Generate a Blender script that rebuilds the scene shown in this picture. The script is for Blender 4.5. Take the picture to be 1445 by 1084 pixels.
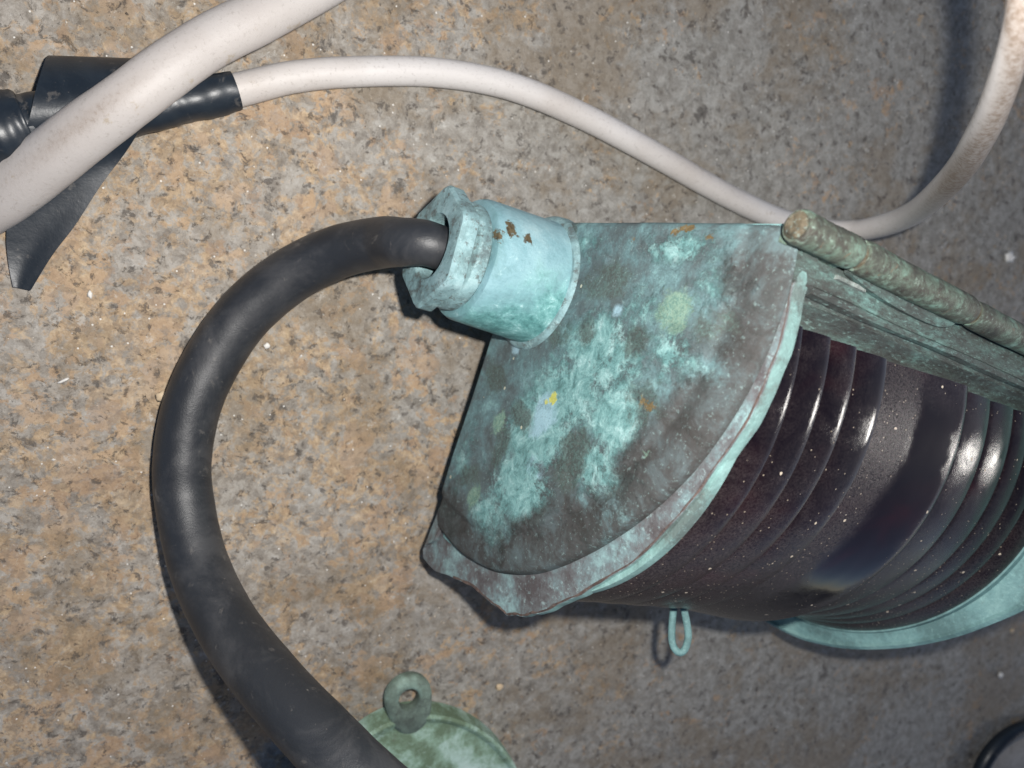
import bpy, bmesh, math, random
import numpy as np
from mathutils import Matrix, Vector
random.seed(7); rng = np.random.RandomState(5)
SC = bpy.context.scene; COL = SC.collection
for o in list(bpy.data.objects): bpy.data.objects.remove(o)

# ------------------------------------------------------------------ camera geometry
# camera frame: x right, y down, z forward (metres); PIX = focal length in pixels of the 1445 px wide photograph
PIX, CX, CY = 1086., 722.5, 542.
H = .224                                                   # height of the phone above the deck
NF = np.array([-.38, -.19, .905]); NF /= np.linalg.norm(NF)  # direction down into the deck
ZW = -NF; XW = np.array([1., 0, 0]) - ZW[0]*ZW; XW /= np.linalg.norm(XW); YW = np.cross(ZW, XW)
W = np.stack([XW, YW, ZW])
def to_world(p): return W @ np.asarray(p, float) + np.array([0, 0, H])
def at(x, y, z): return to_world(np.array([x-CX, y-CY, PIX])*z/PIX)          # point at depth z
def on(x, y, h=0.): # point h above the deck
    r = np.array([x-CX, y-CY, PIX]); return to_world(r*(H-h)/(NF @ r))

cam = bpy.data.cameras.new('camera'); co = bpy.data.objects.new('camera', cam); COL.objects.link(co)
cam.sensor_width = 36; cam.lens = 36*PIX/1445; cam.clip_start = .005; cam.clip_end = 100
m = Matrix.Identity(4)
for i, v in enumerate((W[:, 0], -W[:, 1], -W[:, 2])):
    for j in range(3): m[j][i] = v[j]
m.translation = Vector(to_world((0, 0, 0))); co.matrix_world = m; SC.camera = co
cam.dof.use_dof = True; cam.dof.focus_distance = .178; cam.dof.aperture_fstop = 17
# dim daylight
w = bpy.data.worlds.new('World'); SC.world = w; w.use_nodes = True
nt = w.node_tree; bg = nt.nodes['Background']; sky = nt.nodes.new('ShaderNodeTexSky')
sky.sky_type = 'NISHITA'; sky.sun_disc = False; pass
sky.air_density = .5; sky.dust_density = .3
nt.links.new(sky.outputs[0], bg.inputs[0]); bg.inputs[1].default_value = .07
# the phone's flash, beside its lens
FL = bpy.data.lights.new('camera_flash', 'POINT'); FL.energy = 2.75; FL.shadow_soft_size = .003; FL.color = (1, .97, .93)
fo = bpy.data.objects.new('camera_flash', FL); COL.objects.link(fo); fo.location = to_world((.0175, -.012, .0))
# low hazy sun from the far right: it draws the white streaks on the lens rings
SUNL = (.52, -.012, .854)      # direction in lantern axes, see below
_ax = np.array([1627, 395, 1086.]); _ax /= np.linalg.norm(_ax)
def _pl(x, y):
    r = np.array([x-CX, y-CY, PIX]); return r*.11/(_ax @ r)
_e1 = _pl(1110, 313)-_pl(742, 313); _e1 /= np.linalg.norm(_e1); _e2 = np.cross(_ax, _e1)
SD = W @ (_e1*SUNL[0]+_e2*SUNL[1]+_ax*SUNL[2]); SD /= np.linalg.norm(SD)
sun = bpy.data.lights.new('sun', 'SUN'); sun.energy = .4; sun.angle = math.radians(8); sun.color = (1, .96, .90)
so = bpy.data.objects.new('sun', sun); COL.objects.link(so); so.rotation_euler = Vector(SD).to_track_quat('Z', 'Y').to_euler()
sky.sun_elevation = math.asin(SD[2]); sky.sun_rotation = math.atan2(SD[0], SD[1])
SC.view_settings.view_transform = 'Standard'; SC.view_settings.look = 'None'; SC.view_settings.exposure = .1

# ------------------------------------------------------------------ helpers
def link(o, parent=None, label=None, cat=None, kind=None, group=None):
    COL.objects.link(o)
    if parent: o.parent = parent
    for k, v in (('label', label), ('category', cat), ('kind', kind), ('group', group)):
        if v: o[k] = v
    return o
def mesh(name, V, F, mat, parent=None, smooth=True, attrs=None, sharp=None, **k):
    me = bpy.data.meshes.new(name); me.from_pydata([tuple(map(float, v)) for v in V], [], [tuple(map(int, f)) for f in F])
    me.materials.append(mat)
    if attrs:
        for a, val in attrs.items():
            at_ = me.attributes.new(a, 'FLOAT', 'POINT'); at_.data.foreach_set('value', np.asarray(val, np.float32))
    bm = bmesh.new(); bm.from_mesh(me); bmesh.ops.recalc_face_normals(bm, faces=bm.faces); bm.to_mesh(me); bm.free()
    if smooth:
        me.polygons.foreach_set('use_smooth', [True]*len(me.polygons))
        if sharp: me.set_sharp_from_angle(angle=math.radians(sharp))
    me.update()
    return link(bpy.data.objects.new(name, me), parent, **k)
def crom(P, n):
    P = np.asarray(P, float); Q = np.vstack([2*P[0]-P[1], P, 2*P[-1]-P[-2]]); out = []
    for i in range(1, len(Q)-2):
        for s in range(n):
            t = s/n; a, b, c, d = Q[i-1], Q[i], Q[i+1], Q[i+2]
            out.append(.5*((2*b)+(c-a)*t+(2*a-5*b+4*c-d)*t*t+(3*b-a-3*c+d)*t**3))
    out.append(P[-1]); return np.array(out)
def tube(P, R, seg=32, jit=0., flat=1., closed=False, cap=True, up=(0, 0, 1)):
    """swept tube through P (n,3) with radii R; up keeps the section level"""
    P = np.asarray(P, float); n = len(P); R = np.ones(n)*R
    T = np.gradient(P, axis=0) if not closed else np.roll(P, -1, 0)-np.roll(P, 1, 0)
    T /= np.linalg.norm(T, axis=1)[:, None]
    V = []; up = np.array(up, float)
    ph = rng.rand(6)*6
    for i in range(n):
        s = np.cross(T[i], up)
        if np.linalg.norm(s) < 1e-3: s = np.cross(T[i], (0, 1, .3))
        s /= np.linalg.norm(s); b = np.cross(s, T[i])
        for j in range(seg):
            a = 2*math.pi*j/seg
            r = R[i]*(1+jit*(math.sin(i*.31+ph[0]+2*a)+math.sin(i*.17+ph[1]-3*a)+.6*math.sin(i*.83+ph[2]+a)))
            V.append(P[i]+s*math.cos(a)*r+b*math.sin(a)*r*flat)
    F = []
    for i in range(n if closed else n-1):
        for j in range(seg):
            k = (i+1) % n
            F.append((i*seg+j, i*seg+(j+1) % seg, k*seg+(j+1) % seg, k*seg+j))
    if cap and not closed: F += [tuple(range(seg))[::-1], tuple((n-1)*seg+j for j in range(seg))]
    return V, F
def merge(*ms):
    V, F = [], []
    for v, f in ms:
        o = len(V); V += list(v); F += [tuple(i+o for i in q) for q in f]
    return V, F

# node helper ------------------------------------------------------
class Mat:
    def __init__(s, name):
        s.m = bpy.data.materials.new(name); s.m.use_nodes = True; s.t = s.m.node_tree; s.N = s.t.nodes
        s.b = s.N['Principled BSDF']; s.tc = s.N.new('ShaderNodeTexCoord').outputs['Object']
    def L(s, a, b): s.t.links.new(a, b)
    def put(s, sock, v):
        if isinstance(v, bpy.types.NodeSocket): s.L(v, sock)
        elif isinstance(v, (tuple, list)): sock.default_value = (*v, 1) if len(v) == 3 and sock.type == 'RGBA' else v
        else: sock.default_value = v
    def noise(s, scale, detail=6, rough=.6, dist=0., vec=None, off=0, col=False):
        n = s.N.new('ShaderNodeTexNoise'); n.inputs['Scale'].default_value = scale; n.inputs['Detail'].default_value = detail
        n.inputs['Roughness'].default_value = rough; n.inputs['Distortion'].default_value = dist
        v = vec or s.tc
        if off:
            a = s.N.new('ShaderNodeVectorMath'); a.inputs[1].default_value = (off, off*.37, off*.71); s.L(v, a.inputs[0]); v = a.outputs[0]
        s.L(v, n.inputs['Vector']); return n.outputs['Color' if col else 'Fac']
    def voro(s, scale, vec=None, feat='F1', out='Distance', rnd=1.):
        n = s.N.new('ShaderNodeTexVoronoi'); n.feature = feat; n.inputs['Scale'].default_value = scale
        n.inputs['Randomness'].default_value = rnd; s.L(vec or s.tc, n.inputs['Vector']); return n.outputs[out]
    def scalev(s, v, sc):
        a = s.N.new('ShaderNodeVectorMath'); a.operation = 'MULTIPLY'; a.inputs[1].default_value = sc; s.L(v, a.inputs[0]); return a.outputs[0]
    def warp(s, v, scale, amt):
        n = s.noise(scale, 3, .5, vec=v, col=True)
        a = s.N.new('ShaderNodeVectorMath'); a.operation = 'SUBTRACT'; s.L(n, a.inputs[0]); a.inputs[1].default_value = (.5, .5, .5)
        b = s.scalev(a.outputs[0], (amt,)*3)
        c = s.N.new('ShaderNodeVectorMath'); s.L(v, c.inputs[0]); s.L(b, c.inputs[1]); return c.outputs[0]
    def math(s, op, a, b=0., c=0., clamp=False):
        n = s.N.new('ShaderNodeMath'); n.operation = op; n.use_clamp = clamp
        for i, v in enumerate((a, b, c)): s.put(n.inputs[i], v)
        return n.outputs[0]
    def step(s, v, lo, hi):
        n = s.N.new('ShaderNodeMapRange'); n.interpolation_type = 'SMOOTHSTEP'; s.put(n.inputs[0], v)
        n.inputs[1].default_value = lo; n.inputs[2].default_value = hi; return n.outputs[0]
    def ramp(s, v, stops):
        n = s.N.new('ShaderNodeValToRGB'); e = n.color_ramp.elements
        while len(e) < len(stops): e.new(.5)
        for el, (p, c) in zip(e, stops): el.position = p; el.color = (*c, 1)
        s.L(v, n.inputs[0]); return n.outputs[0]
    def mix(s, f, a, b, mode='MIX'):
        n = s.N.new('ShaderNodeMix'); n.data_type = 'RGBA'; n.blend_type = mode
        s.put(n.inputs[0], f); s.put(n.inputs[6], a); s.put(n.inputs[7], b); return n.outputs[2]
    def attr(s, name):
        n = s.N.new('ShaderNodeAttribute'); n.attribute_name = name; return n.outputs['Fac']
    def sep(s, v=None):
        n = s.N.new('ShaderNodeSeparateXYZ'); s.L(v or s.tc, n.inputs[0]); return n.outputs
    def bump(s, h, dist, strength=1., prev=None):
        n = s.N.new('ShaderNodeBump'); n.inputs['Distance'].default_value = dist; n.inputs['Strength'].default_value = strength
        s.L(h, n.inputs['Height'])
        if prev: s.L(prev, n.inputs['Normal'])
        return n.outputs[0]
    def out(s, col, rough=.6, normal=None, **k):
        s.put(s.b.inputs['Base Color'], col); s.put(s.b.inputs['Roughness'], rough)
        if normal: s.L(normal, s.b.inputs['Normal'])
        for a, v in k.items(): s.put(s.b.inputs[a.replace('_', ' ')], v)
        return s.m

# ------------------------------------------------------------------ materials
def deck_mat():
    M = Mat('worn_deck'); X = M.sep()
    v = M.warp(M.tc, 120, .004); v2 = M.warp(v, 900, .0009)
    n1 = M.noise(230, 9, .74, .25, v2); n2 = M.noise(75, 5, .6, .2, v, off=3.1); n3 = M.noise(360, 7, .7, .3, v2, off=7.3)
    big = M.noise(11, 3, .5, 0, off=5.5); big2 = M.noise(26, 4, .55, .5, off=1.7)
    # grey paint, greyer towards the right, where some flash falloff is painted into it
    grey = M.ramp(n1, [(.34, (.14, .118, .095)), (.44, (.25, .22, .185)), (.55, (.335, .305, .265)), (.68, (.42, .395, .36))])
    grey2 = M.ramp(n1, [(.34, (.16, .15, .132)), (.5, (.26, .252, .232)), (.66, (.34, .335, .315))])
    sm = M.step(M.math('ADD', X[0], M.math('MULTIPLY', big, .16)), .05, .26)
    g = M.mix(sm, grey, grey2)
    # rust-orange stains showing through in flakes
    om = M.math('ADD', M.math('MULTIPLY', n3, .62), M.math('ADD', M.math('MULTIPLY', n2, .42), M.math('MULTIPLY', big2, .30)))
    om = M.math('SUBTRACT', om, M.math('MULTIPLY', sm, .10))
    omask = M.step(om, .635, .72)
    oc = M.ramp(M.noise(500, 8, .72, .3, v2, off=11), [(.34, (.20, .135, .075)), (.48, (.39, .265, .15)), (.66, (.56, .42, .26))])
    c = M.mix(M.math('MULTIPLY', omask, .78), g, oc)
    fl = M.warp(M.warp(M.tc, 260, .0035), 900, .0014); fc = M.sep(M.voro(165, fl, out='Color')); fc2 = M.sep(M.voro(480, fl, out='Color'))
    fk = M.math('ADD', fc[0], M.math('MULTIPLY', M.math('SUBTRACT', om, .66), 3.0))
    c = M.mix(M.math('MULTIPLY', M.step(fk, .78, .86), .6), c, M.mix(fc[1], (.42, .29, .18), (.30, .20, .13)))
    c = M.mix(M.math('MULTIPLY', M.math('GREATER_THAN', fc[2], .70), .12), c, (.42, .40, .37)); c = M.mix(M.math('MULTIPLY', M.math('GREATER_THAN', fc2[0], .74), .30), c, (.115, .098, .082))
    # brown stain, broad
    bm_ = M.step(M.noise(30, 8, .74, .2, v, off=21), .48, .60)
    c = M.mix(M.math('MULTIPLY', bm_, .5), c, (.19, .14, .085))
    # dark pits and scuffs
    pit = M.step(M.noise(300, 8, .72, .3, v2, off=31), .565, .64)
    c = M.mix(M.math('MULTIPLY', pit, .8), c, (.085, .072, .062))
    pit2 = M.step(M.noise(120, 9, .75, .3, v2, off=41), .575, .64)
    c = M.mix(M.math('MULTIPLY', pit2, .78), c, (.07, .062, .055))
    fg = M.noise(900, 9, .8, .1, off=61)
    c = M.mix(M.math('MULTIPLY', M.step(fg, .52, .62), .30), c, (.06, .05, .042)); c = M.mix(M.math('MULTIPLY', M.step(M.noise(700, 9, .8, .1, off=71), .55, .65), .28), c, (.55, .51, .45))
    # pale scratches and salt specks
    sc = M.step(M.noise(190, 9, .76, .4, v, off=51), .60, .66)
    c = M.mix(M.math('MULTIPLY', sc, .45), c, (.55, .54, .50))
    sp = M.voro(520); spc = M.voro(520, out='Color'); ss = M.sep(spc)
    spm = M.math('MULTIPLY', M.math('LESS_THAN', sp, .13), M.math('GREATER_THAN', ss[0], .90))
    c = M.mix(M.math('MULTIPLY', spm, .8), c, (.75, .73, .68))
    h = M.math('ADD', M.math('MULTIPLY', n1, .6), M.math('MULTIPLY', pit, -.5))
    nb = M.bump(h, .0006, .55); nb = M.bump(M.noise(1500, 5, .7), .00022, .6, nb)
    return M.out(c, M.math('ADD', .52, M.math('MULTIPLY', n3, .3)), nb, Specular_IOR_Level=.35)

def patina(name, stops, scale=60, fine=420, dark=(.10, .10, .09), dk=.6, lo=.52, hi=.62, light=(.42, .62, .58), lt=.35, rough=.55,
           stretch=(1, 1, 1), bump=.0005, off=0, metal_wear=None, wear=(.62, .66)):
    M = Mat(name); v = M.scalev(M.tc, stretch); v = M.warp(v, scale*2, .10/scale)
    n = M.noise(scale, 10, .72, .15, v, off=off+1); c = M.ramp(n, stops)
    n2 = M.noise(fine, 9, .76, .2, v, off=off+4)
    c = M.mix(M.math('MULTIPLY', M.step(n2, lo, hi), dk), c, dark)
    n3 = M.noise(fine*1.7, 8, .76, .1, v, off=off+9)
    c = M.mix(M.math('MULTIPLY', M.step(n3, .54, .64), lt), c, light)
    if metal_wear:
        n4 = M.noise(scale*1.6, 8, .7, 1.2, v, off=off+15)
        c = M.mix(M.step(n4, *wear), c, metal_wear)
    nb = M.bump(n, bump*1.0, .4); nb = M.bump(n2, bump, .7, nb); nb = M.bump(M.noise(fine*5, 4, .7, off=off), bump*.35, .8, nb)
    return M.out(c, M.math('ADD', rough-.1, M.math('MULTIPLY', n2, .25)), nb, Specular_IOR_Level=.4)

def cap_mat():
    M = Mat('verdigris_cap'); v = M.warp(M.tc, 120, .0018)
    a = M.noise(55, 10, .72, .2, v); f = M.noise(330, 10, .78, .2, v, off=3); ff = M.noise(1400, 6, .74, .2, off=6)
    tq = M.attr('teal'); pale = M.attr('pale'); ol = M.attr('olive'); dk = M.attr('dark'); ye = M.attr('yellow'); br = M.attr('rimdark')
    base = M.ramp(a, [(.36, (.075, .088, .088)), (.45, (.105, .14, .145)), (.54, (.14, .235, .245)), (.63, (.25, .42, .42))])
    lf = M.noise(90, 10, .74, .3, v, off=33); k = M.math('ADD', M.math('ADD', tq, .05), M.math('ADD', M.math('MULTIPLY', M.math('SUBTRACT', a, .5), 1.3), M.math('ADD', M.math('MULTIPLY', M.math('SUBTRACT', ff, .5), .7), M.math('MULTIPLY', M.math('SUBTRACT', f, .5), 1.4))))
    teal = M.ramp(M.noise(240, 9, .75, .5, v, off=8), [(.36, (.085, .18, .175)), (.46, (.15, .31, .305)), (.55, (.24, .43, .42)), (.66, (.40, .60, .59))])
    c = M.mix(M.step(k, .36, .66), base, teal)
    kb = M.math('ADD', br, M.math('ADD', M.math('MULTIPLY', M.math('SUBTRACT', lf, .5), 1.2), M.math('MULTIPLY', M.math('SUBTRACT', f, .5), .9)))
    c = M.mix(M.math('MULTIPLY', M.step(kb, .22, .58), .90), c, M.ramp(M.noise(120, 8, .7, .5, v, off=12), [(.38, (.036, .031, .028)), (.5, (.060, .056, .054)), (.64, (.10, .125, .13))]))
    kp = M.math('ADD', pale, M.math('MULTIPLY', M.math('SUBTRACT', lf, .5), 1.6)); c = M.mix(M.math('MULTIPLY', M.step(kp, .4, .7), .8), c, (.37, .56, .64))
    kd = M.math('ADD', dk, M.math('ADD', M.math('MULTIPLY', M.math('SUBTRACT', lf, .5), 1.7), M.math('MULTIPLY', M.math('SUBTRACT', f, .5), .8))); c = M.mix(M.math('MULTIPLY', M.step(kd, .30, .62), .85), c, M.mix(M.step(ff, .45, .6), (.075, .085, .078), (.11, .17, .15)))
    ko = M.math('ADD', ol, M.math('ADD', M.math('MULTIPLY', M.math('SUBTRACT', lf, .5), 1.5), M.math('MULTIPLY', M.math('SUBTRACT', f, .5), 1.4))); c = M.mix(M.math('MULTIPLY', M.step(ko, .4, .66), .85), c, M.mix(M.step(ff, .42, .6), (.14, .26, .21), (.30, .43, .32)))
    ky = M.math('ADD', ye, M.math('MULTIPLY', M.math('SUBTRACT', f, .5), 1.4)); c = M.mix(M.step(ky, .5, .62), c, (.55, .55, .14))
    kbn = M.math('ADD', M.attr('ochre'), M.math('MULTIPLY', M.math('SUBTRACT', f, .5), 3.2)); c = M.mix(M.step(kbn, .55, .65), c, (.21, .15, .07))
    c = M.mix(M.math('MULTIPLY', M.step(ff, .52, .64), .30), c, (.06, .08, .08)); c = M.mix(M.math('MULTIPLY', M.step(M.noise(900, 7, .75, off=15), .56, .66), .25), c, (.42, .62, .60))
    sp = M.voro(330, v); ss = M.sep(M.voro(330, v, out='Color'))
    c = M.mix(M.math('MULTIPLY', M.math('LESS_THAN', sp, .16), M.math('GREATER_THAN', ss[0], .97)), c, (.55, .54, .42))
    nb = M.bump(a, .0006, .4); nb = M.bump(M.step(k, .30, .66), .00012, .7, nb); nb = M.bump(f, .0006, .8, nb); nb = M.bump(ff, .0002, .7, nb)
    return M.out(c, M.math('ADD', .58, M.math('MULTIPLY', f, .3)), nb, Specular_IOR_Level=.25)

def glass_mat():
    M = Mat('dark_red_glass'); d = M.attr('dust')
    red = M.noise(45, 3, .5, .5); g = M.ramp(red, [(.44, (.0042, .0025, .004)), (.6, (.007, .0022, .0035)), (.72, (.015, .002, .0035))])
    film = M.noise(110, 8, .75, .6); f2 = M.noise(1900, 6, .75, .4)
    fm = M.step(M.math('ADD', d, M.math('MULTIPLY', M.math('SUBTRACT', film, .5), .9)), .15, .9)
    dust = M.math('MULTIPLY', fm, M.step(f2, .28, .74))
    c = M.mix(M.math('MULTIPLY', dust, .42), g, (.14, .115, .11))
    h1 = M.voro(1150); r1 = M.sep(M.voro(1150, out='Color')); thr = M.math('SUBTRACT', 1.0, M.math('MULTIPLY', fm, .22))
    s1 = M.math('MULTIPLY', M.math('LESS_THAN', h1, .22), M.math('GREATER_THAN', r1[0], thr))
    c = M.mix(M.math('MULTIPLY', s1, .6), c, (.34, .28, .21))
    wv = M.warp(M.tc, 900, .0009)
    h2 = M.voro(430, wv); r2 = M.sep(M.voro(430, wv, out='Color')); thr2 = M.math('SUBTRACT', .995, M.math('MULTIPLY', fm, .07))
    s2 = M.math('MULTIPLY', M.math('LESS_THAN', h2, .17), M.math('GREATER_THAN', r2[0], thr2))
    c = M.mix(s2, c, (.52, .44, .34))
    mk = M.math('MAXIMUM', s1, s2)
    rough = M.math('ADD', .06, M.math('ADD', M.math('MULTIPLY', fm, .17), M.math('MULTIPLY', mk, .4)))
    nb = M.bump(M.math('ADD', M.math('MULTIPLY', dust, .25), mk), .00022, .6); nb = M.bump(M.noise(28, 3, .5), .0012, .35, nb)
    return M.out(c, rough, nb, Specular_IOR_Level=.42)

def rubber_mat(name, base=(.018, .020, .024), dusty=(.074, .073, .075), rough=.36, amt=.55, gb=.00009):
    M = Mat(name); v = M.warp(M.tc, 60, .006)
    n = M.noise(42, 9, .72, .6, v); f = M.noise(700, 8, .75); s = M.noise(180, 6, .7, .5, v, off=5)
    c = M.mix(M.math('MULTIPLY', M.step(n, .42, .68), amt), base, dusty)
    c = M.mix(M.math('MULTIPLY', M.step(s, .60, .68), .45), c, (.13, .12, .11))
    c = M.mix(M.math('MULTIPLY', M.step(f, .62, .72), .5), c, (.20, .18, .16))
    nb = M.bump(M.noise(90, 5, .6), .0006, .35); nb = M.bump(M.noise(2600, 4, .7), gb, .7, nb)
    return M.out(c, M.math('ADD', rough, M.math('MULTIPLY', n, .16)), nb, Specular_IOR_Level=.5)
def pvc_mat(name, base, dirt, k=.6, scale=70, off=0):
    M = Mat(name); v = M.warp(M.tc, 90, .004)
    n = M.noise(scale*2, 10, .75, .1, M.tc, off=off); f = M.noise(900, 8, .8, off=off); g = M.noise(22, 4, .55, off=off+3)
    c = M.mix(M.math('MULTIPLY', M.step(g, .38, .66), k), base, dirt)
    c = M.mix(M.math('MULTIPLY', M.step(n, .60, .68), .55), c, (.30, .235, .15))
    c = M.mix(M.math('MULTIPLY', M.step(f, .54, .66), .42), c, (.22, .19, .16))
    c = M.mix(M.math('MULTIPLY', M.attr('grime'), M.math('ADD', .55, M.math('MULTIPLY', M.step(f, .40, .62), .45))), c, (.22, .165, .125))
    nb = M.bump(n, .0004, .4); nb = M.bump(f, .00012, .6, nb)
    return M.out(c, .46, nb, Specular_IOR_Level=.4)

DECK = deck_mat(); CAP = cap_mat(); GLASS = glass_mat()
TEAL = [(.32, (.10, .17, .175)), (.45, (.16, .30, .30)), (.58, (.24, .43, .43)), (.70, (.34, .56, .57))]
def gland_mat():
    M = Mat('pale_blue_verdigris'); v = M.warp(M.tc, 150, .001); xyz = M.sep()
    n = M.noise(60, 10, .72, .2, v); f = M.noise(330, 9, .78, .2, v, off=4); ff = M.noise(900, 8, .76, 0, off=7)
    c = M.ramp(n, [(.36, (.14, .27, .29)), (.46, (.21, .37, .41)), (.56, (.27, .44, .48)), (.66, (.36, .53, .56))])
    # wrinkled darker green area on the lower side near the cap
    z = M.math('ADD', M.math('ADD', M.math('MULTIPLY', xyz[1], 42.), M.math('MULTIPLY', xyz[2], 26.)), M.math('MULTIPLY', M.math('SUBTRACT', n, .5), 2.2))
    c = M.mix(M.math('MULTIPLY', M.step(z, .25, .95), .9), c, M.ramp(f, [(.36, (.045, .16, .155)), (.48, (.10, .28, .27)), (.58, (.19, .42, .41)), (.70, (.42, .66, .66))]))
    c = M.mix(M.math('MULTIPLY', M.step(ff, .56, .68), .4), c, (.10, .20, .21)); c = M.mix(M.math('MULTIPLY', M.step(f, .58, .70), .5), c, (.50, .70, .70))
    # brown scrapes
    mk = None
    for (x, y, sz) in ((690, 312, 1.5), (698, 318, 2.2), (706, 326, 1.6), (724, 321, 1.3), (727, 327, .9), (745, 334, 1.0), (686, 298, 1.0)):
        d = M.N.new('ShaderNodeVectorMath'); d.operation = 'DISTANCE'; M.L(M.scalev(v, (1, 1, 1.5)), d.inputs[0]); p = on_barrel(x, y); d.inputs[1].default_value = (p[0], p[1], p[2]*1.5)
        e = M.math('SUBTRACT', 1., M.math('MULTIPLY', d.outputs['Value'], 1000/sz/2.6)); mk = e if mk is None else M.math('MAXIMUM', mk, e)
    mk = M.math('ADD', mk, M.math('MULTIPLY', M.math('SUBTRACT', M.noise(420, 8, .75, .2, M.scalev(M.tc, (1, 1, 1)), off=14), .5), 3.2))
    c = M.mix(M.step(mk, .34, .55), c, M.mix(M.step(ff, .45, .6), (.11, .085, .045), (.06, .045, .025)))
    nb = M.bump(n, .0006, .4); nb = M.bump(f, .0006, .7, nb); nb = M.bump(ff, .0002, .6, nb)
    return M.out(c, M.math('ADD', .36, M.math('MULTIPLY', f, .25)), nb, Specular_IOR_Level=.45)
NUT = patina('pale_teal_bronze', [(.38, (.10, .14, .145)), (.47, (.17, .27, .28)), (.56, (.24, .38, .40)), (.66, (.33, .48, .50))], 110, 380, (.075, .07, .062), .7, .53, .60, (.42, .60, .60), .4, .48)
HINGE = patina('mottled_green_bronze', [(.36, (.040, .040, .034)), (.46, (.075, .082, .065)), (.54, (.11, .15, .115)), (.62, (.17, .27, .22)), (.72, (.29, .42, .36))], 130, 480, (.045, .036, .03), .75, .50, .58, (.36, .50, .42), .35, .5, bump=.0003, metal_wear=(.15, .11, .075), wear=(.62, .68))
PANEL = patina('dark_green_copper', [(.38, (.042, .046, .043)), (.47, (.066, .080, .074)), (.55, (.085, .125, .113)), (.63, (.13, .23, .21)), (.74, (.26, .42, .40))], 75, 420, (.045, .043, .04), .7, .50, .58, (.32, .52, .48), .4, .55, stretch=(1.6, 2.2, .7))
FLANGE = patina('grey_violet_copper', [(.38, (.085, .075, .078)), (.47, (.13, .135, .14)), (.55, (.17, .23, .24)), (.66, (.28, .44, .44))], 80, 420, (.09, .085, .085), .5, .54, .62, (.42, .60, .60), .4, .5, off=3)
RIM = patina('pale_green_copper', [(.38, (.12, .16, .15)), (.46, (.17, .28, .265)), (.56, (.22, .37, .35)), (.70, (.31, .49, .47))], 60, 420, (.15, .13, .125), .45, .57, .66, (.42, .64, .62), .3, .5, off=8)
BASEF = patina('sea_green_copper', [(.38, (.11, .20, .20)), (.5, (.18, .33, .33)), (.64, (.29, .48, .46))], 50, 420, (.12, .17, .17), .4, .56, .66, (.40, .66, .62), .3, .5, off=12)
SEAM = patina('brown_solder_dark_slot', [(.3, (.06, .042, .038)), (.5, (.11, .075, .065)), (.7, (.17, .12, .10))], 120, 900, (.03, .024, .022), .6, .5, .6, (.30, .34, .32), .25, .42, off=2)
BODY = patina('dull_copper', TEAL, 60, 420, (.09, .09, .085), .55, off=6)
PIN = patina('brassy_pin_end', [(.38, (.05, .045, .03)), (.5, (.12, .095, .06)), (.64, (.20, .18, .13))], 300, 900, (.04, .03, .025), .6, off=4)
LEAD = patina('bare_grey_edge', [(.36, (.12, .14, .13)), (.6, (.34, .38, .36))], 200, 900, rough=.5, off=5)
PATCH = patina('brown_scrape', [(.3, (.045, .035, .02)), (.6, (.13, .10, .055))], 300, 900, (.03, .02, .015), .5, light=(.3, .45, .4), lt=.2, off=5)
RUB = rubber_mat('black_rubber'); TAPE = rubber_mat('black_tape', (.010, .015, .022), (.026, .034, .044), .30, .5, .00002)
WHITE = pvc_mat('dirty_white_pvc', (.62, .59, .57), (.43, .38, .34), .6)
GREY = pvc_mat('weathered_grey_pvc', (.50, .475, .455), (.40, .36, .335), .7, off=9)
BRK = patina('pale_green_bronze', [(.40, (.13, .19, .12)), (.47, (.24, .36, .27)), (.54, (.40, .55, .49)), (.66, (.52, .66, .62))], 40, 260, (.12, .13, .09), .5, .57, .66, (.45, .62, .56), .3, .6, off=7)
BRKD = patina('dull_grey_green_bronze', [(.38, (.075, .095, .08)), (.5, (.14, .19, .155)), (.62, (.26, .37, .31))], 60, 300, (.05, .05, .045), .4, light=(.2, .28, .23), off=7)
CHIP = pvc_mat('white_chip', (.78, .76, .72), (.6, .56, .5), .4, 300); CHIPT = pvc_mat('tan_chip', (.60, .46, .30), (.5, .4, .28), .5, 300)
M_ = Mat('grit'); GRIT = M_.out(M_.ramp(M_.noise(90, 2), [(.35, (.10, .08, .065)), (.5, (.42, .33, .23)), (.65, (.66, .63, .58))]), .5)
METAL = patina('dull_grey_metal', [(.3, (.15, .14, .13)), (.6, (.30, .29, .28))], 60, 400, (.1, .09, .08), .4, light=(.4, .38, .35), off=9)

# ------------------------------------------------------------------ the deck
S, n = .62, 310
xs = np.linspace(-.34, .50, n); ys = np.linspace(-.38, .40, n)
V = []; F = []
def wob(x, y):
    return .00022*(math.sin(61*x+13*y)+math.sin(47*y-29*x+1)+.6*math.sin(143*x+3+71*y)+.5*math.sin(211*y-97*x))
for j, y in enumerate(ys):
    for i, x in enumerate(xs):
        e = min(1, min(i, j, n-1-i, n-1-j)/12.); V.append((x, y, wob(x, y)*e))
for j in range(n-1):
    for i in range(n-1): F.append((j*n+i, j*n+i+1, (j+1)*n+i+1, (j+1)*n+i))
k = len(V)
V += [(-3, -3, 0), (3, -3, 0), (3, 3, 0), (-3, 3, 0)]
c0, c1, c2, c3 = 0, n-1, n*n-1, n*(n-1)
F += [tuple([k, k+1]+list(range(n-1, -1, -1))), tuple([k+1, k+2]+[j*n+n-1 for j in range(n-1, -1, -1)]),
      tuple([k+2, k+3]+[(n-1)*n+i for i in range(n)]), tuple([k+3, k]+[j*n for j in range(n)])]
mesh('ground', V, F, DECK, kind='structure')

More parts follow.
